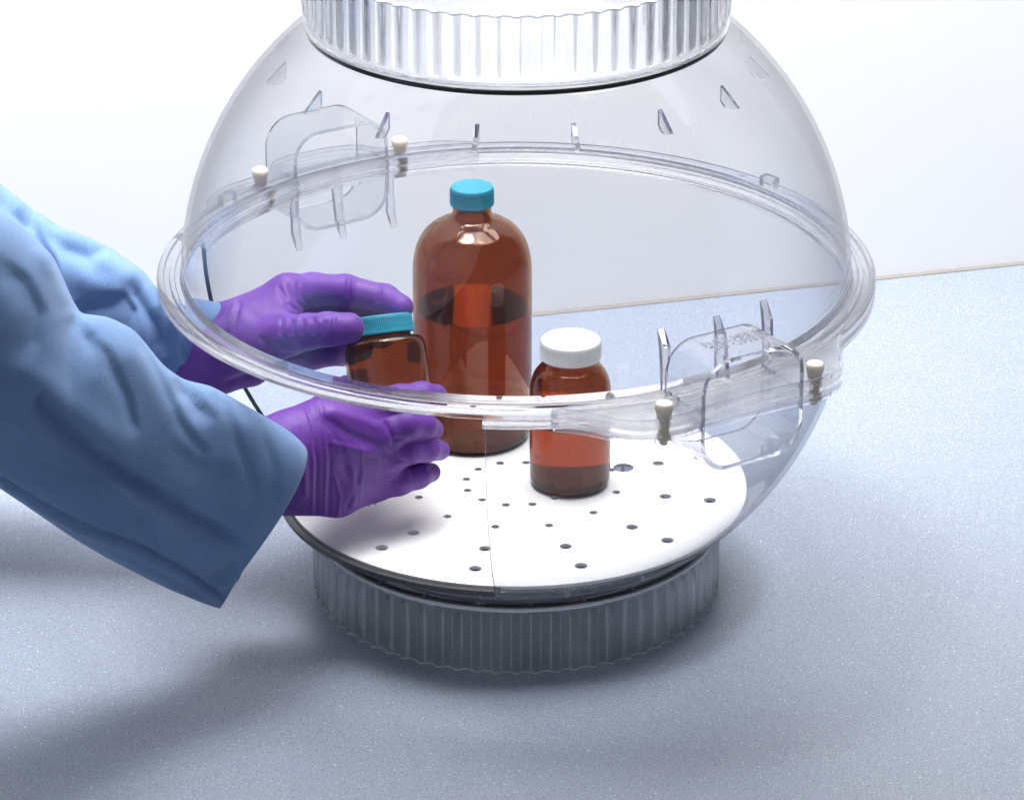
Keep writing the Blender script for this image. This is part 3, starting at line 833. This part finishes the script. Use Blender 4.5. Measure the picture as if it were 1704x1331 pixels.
lo_folds = [([(500, 668), (514, 710), (521, 770), (519, 860)], 0.0007, 3.0, 0), ([(507, 668), (521, 710), (528, 770), (526, 860)], -0.0008, 3.2, 0), ([(524, 668), (538, 715), (543, 765), (539, 862)], 0.0006, 2.8, 0),
            ([(531, 668), (545, 715), (550, 765), (546, 862)], -0.0006, 3.2, 0), ([(556, 790), (566, 825), (562, 862)], 0.0006, 3, 0), ([(600, 735), (604, 790), (596, 850)], 0.0004, 3, 0), ([(545, 735), (600, 748), (650, 768)], 0.0006, 4, 0),
            ([(540, 700), (570, 745), (580, 800)], -0.0005, 6, 0), ([(690, 735), (693, 760)], -0.0005, 2.5, 0), ([(684, 778), (688, 806)], -0.0005, 2.5, 0), ([(715, 735), (718, 760)], -0.0004, 2.5, 0),
            ([(530, 690), (580, 720), (630, 740), (662, 770)], -0.0014, 9, 0.3), ([(540, 680), (600, 700), (640, 715)], 0.0012, 9, 0),
            ([(560, 770), (600, 800), (640, 815)], -0.0009, 9, 0), ([(640, 700), (655, 730), (672, 732)], -0.0014, 4, 0), ([(650, 735), (665, 765), (690, 776)], -0.0014, 4, 0),
            ([(585, 770), (592, 810), (585, 850)], 0.0007, 5, 0), ([(575, 850), (590, 820), (600, 780)], -0.0006, 4, 0),
            ([(490, 700), (505, 760), (508, 830)], 0.0010, 5, 0), ([(712, 785), (726, 770)], -0.0006, 3, 0), ([(722, 745), (738, 738)], -0.0005, 3, 0), ([(640, 745), (600, 752), (560, 748)], 0.0009, 9, 0), ([(700, 650), (704, 668)], -0.0006, 3, 0)]
place(hand('glove', lo_palm, lo_fing, person, lo_folds))['label'] = 'purple glove with fingers spread under the bottle'


# ------------------------------------------------------------------ coat sleeves
def resample(pts, n):
    P = np.array(pts, float); d = np.r_[0, np.cumsum(np.hypot(*np.diff(P[:, :2], axis=0).T))]; s = np.linspace(0, d[-1], n)
    return np.stack([np.interp(s, d, P[:, i]) for i in range(P.shape[1])], 1)


def smooth_line(P, it=3):
    for _ in range(it):
        Q = P.copy(); Q[1:-1] = P[:-2] * .25 + P[1:-1] * .5 + P[2:] * .25; P = Q
    return P


def sleeve(stations, folds, parent, n=220, k=144, bulge=(0, 0), seed=1):
    """stations: (top px, top py, bottom px, bottom py, depth y, half depth)"""
    S = np.array(stations, float)
    d = np.r_[0, np.cumsum(np.hypot(*np.diff((S[:, :2] + S[:, 2:4]) / 2, axis=0).T) + 1)]
    s = np.linspace(0, d[-1], n)
    G = np.stack([np.interp(s, d, S[:, i]) for i in range(6)], 1)
    G = smooth_line(G, 6)
    V = []
    vd = np.array([0, ct, -st]); bax = RT * 0.85 - UP * 0.5
    for g in G:
        a = W(g[0], g[1], g[4]); b = W(g[2], g[3], g[4]); m = (a + b) / 2; hv = (a - b) / 2
        for j in range(k):
            t = 2 * PI * j / k
            cs_, sn = math.cos(t), math.sin(t)
            V.append(m + hv * cs_ - vd * g[5] * np.sign(sn) * abs(sn) ** 0.85 + bax * (max(0, sn) * (0.5 + 0.5 * cs_) * 1.5 * np.interp(g[0], (250, 500), bulge)))
    V = np.array(V); n_ = len(G)
    i, j = np.meshgrid(np.arange(n_ - 1), np.arange(k), indexing='ij'); j2 = (j + 1) % k
    F = np.stack([i * k + j, (i + 1) * k + j, (i + 1) * k + j2, i * k + j2], -1).reshape(-1, 4)
    nn = vnormals(V, F)
    if (nn[k * 10 + k // 4] @ (V[k * 10 + k // 4] - V[k * 10:k * 11].mean(0))) < 0: F = F[:, ::-1]
    V = fold(V, F, folds)
    # slow wrinkles
    nn = vnormals(V, F); r_ = np.random.default_rng(seed); h = np.zeros(len(V))
    for q in range(14):
        kx = r_.normal(0, 1, 3); kx *= (28 + 9 * q) / np.linalg.norm(kx); h += np.sin(V @ kx + r_.uniform(0, 6)) * 0.010 / (28 + 9 * q)
    V = V + nn * (h * 0.20)[:, None]
    # cuff turned inward
    rings = []
    for back_, sh in ((0, 0.0012), (1, 0.0030), (6, 0.0040), (22, 0.0055)):
        q = V[(n_ - 1 - back_) * k:(n_ - back_) * k]; rad = q - q.mean(0); rings.append(q - rad / np.linalg.norm(rad, axis=1)[:, None] * sh)
    V = np.concatenate([V] + rings); n2 = n_ + len(rings)
    i, j = np.meshgrid(np.arange(n_ - 1, n2 - 1), np.arange(k), indexing='ij'); j2 = (j + 1) % k
    F2 = np.stack([i * k + j, (i + 1) * k + j, (i + 1) * k + j2, i * k + j2], -1).reshape(-1, 4)
    if not np.array_equal(F[0], [0, k, k + 1, 1]): F2 = F2[:, ::-1]
    F = np.concatenate([F, F2])
    return V, F


# far sleeve
S1 = [(-330, 170, -420, 640, 0.060, 0.070), (-150, 215, -200, 640, 0.055, 0.066), (-20, 290, -60, 660, 0.050, 0.062), (50, 345, 30, 680, 0.046, 0.058), (100, 378, 90, 690, 0.042, 0.056),
      (180, 410, 160, 690, 0.036, 0.052), (240, 452, 220, 680, 0.030, 0.046), (262, 484, 262, 672, 0.026, 0.040), (300, 492, 290, 655, 0.020, 0.032), (345, 500, 318, 640, 0.014, 0.028), (384, 507, 330, 634, 0.008, 0.026)]
f1 = [([(0, 318), (25, 350), (60, 372)], -0.004, 12, 0.5), ([(50, 340), (72, 392), (86, 430), (95, 470)], -0.0065, 13, 0.6), ([(70, 375), (110, 410), (150, 424), (190, 410)], -0.004, 13, 0.4),
      ([(95, 385), (140, 400), (170, 405)], 0.003, 14, 0), ([(110, 440), (150, 470), (190, 480), (220, 510)], 0.004, 22, 0), ([(150, 420), (195, 455), (240, 468)], 0.004, 16, 0),
      ([(222, 470), (240, 500), (262, 540), (280, 590)], -0.0050, 12, 0.6), ([(110, 520), (160, 500), (205, 495), (225, 520), (230, 570)], -0.0035, 14, 0.5),
      ([(245, 462), (258, 500), (262, 530)], 0.003, 10, 0), ([(285, 550), (292, 580), (300, 610)], -0.002, 9, 0.5), ([(280, 520), (300, 560), (310, 610)], 0.0025, 9, 0)]
V, F = sleeve(S1, f1, person, seed=2)
s1 = place(mesh('coat_sleeve', V, F, M['cloth'], person)); s1['label'] = 'light blue coat sleeve on the far arm'
# near sleeve
S2 = [(-330, 120, -420, 520, -0.300, 0.085), (-150, 240, -260, 660, -0.280, 0.082), (-40, 330, -110, 740, -0.262, 0.078), (30, 372, -20, 798, -0.246, 0.074), (86, 424, 40, 838, -0.232, 0.070), (112, 486, 90, 872, -0.222, 0.066),
      (132, 521, 135, 902, -0.214, 0.062), (180, 527, 180, 928, -0.206, 0.060), (222, 548, 222, 950, -0.196, 0.056), (270, 608, 255, 967, -0.184, 0.052), (305, 632, 285, 981, -0.174, 0.050), (350, 642, 312, 992, -0.162, 0.048),
      (400, 670, 335, 1002, -0.148, 0.046), (450, 698, 352, 1008, -0.136, 0.044), (490, 722, 362, 1011, -0.126, 0.042), (507, 742, 366, 1012, -0.120, 0.042)]
f2 = [([(60, 650), (135, 727), (200, 775), (270, 820), (340, 862), (411, 906)], -0.0085, 13, 0.8), ([(0, 600), (70, 640), (140, 700), (220, 760)], 0.003, 30, 0),
      ([(0, 430), (45, 470), (70, 520), (60, 570), (30, 610)], -0.0026, 20, 0.6), ([(60, 410), (92, 460), (112, 510)], 0.0020, 12, 0), ([(126, 524), (180, 590), (215, 660), (230, 720)], -0.0020, 10, 0.6),
      ([(230, 560), (268, 640), (300, 700), (350, 760)], -0.0018, 9, 0.6), ([(60, 760), (160, 800), (260, 870)], -0.0016, 8, 0.6), ([(360, 655), (390, 720), (420, 790), (430, 830)], -0.0014, 8, 0.5),
      ([(20, 690), (90, 760), (170, 820), (240, 850)], 0.0016, 9, 0.4), ([(440, 720), (460, 780), (462, 840)], -0.0012, 8, 0.4), ([(300, 840), (330, 880), (345, 930)], -0.0014, 7, 0.5),
      ([(120, 528), (150, 560), (160, 620)], -0.0030, 24, 0.5),
      ([(296, 630), (325, 660), (352, 700)], -0.0045, 14, 0.7), ([(330, 640), (380, 690), (440, 740)], 0.003, 28, 0),
      ([(380, 880), (420, 840), (455, 800)], -0.0020, 12, 0.5), ([(350, 930), (400, 890), (440, 850)], 0.0022, 20, 0), ([(345, 962), (372, 952), (395, 930)], -0.0030, 7, 0.3), ([(352, 978), (380, 970), (402, 955)], 0.0018, 6, 0),
      ([(225, 850), (250, 880), (262, 925)], -0.0022, 12, 0.6), ([(170, 560), (230, 600), (280, 660), (320, 720)], 0.003, 30, 0), ([(280, 740), (340, 780), (400, 790)], -0.0018, 22, 0.5),
      ([(0, 795), (70, 838), (135, 872), (216, 902), (303, 946), (374, 996)], -0.0045, 3.2, 0.3), ([(0, 806), (70, 850), (135, 884), (216, 914), (303, 958), (372, 1004)], 0.0018, 6, 0)]
V, F = sleeve(S2, f2, person, bulge=(0.0, 0.010), seed=5)
s2 = place(mesh('coat_sleeve', V, F, M['cloth'], person)); s2['label'] = 'blue coat sleeve on the near arm with a wide cuff'
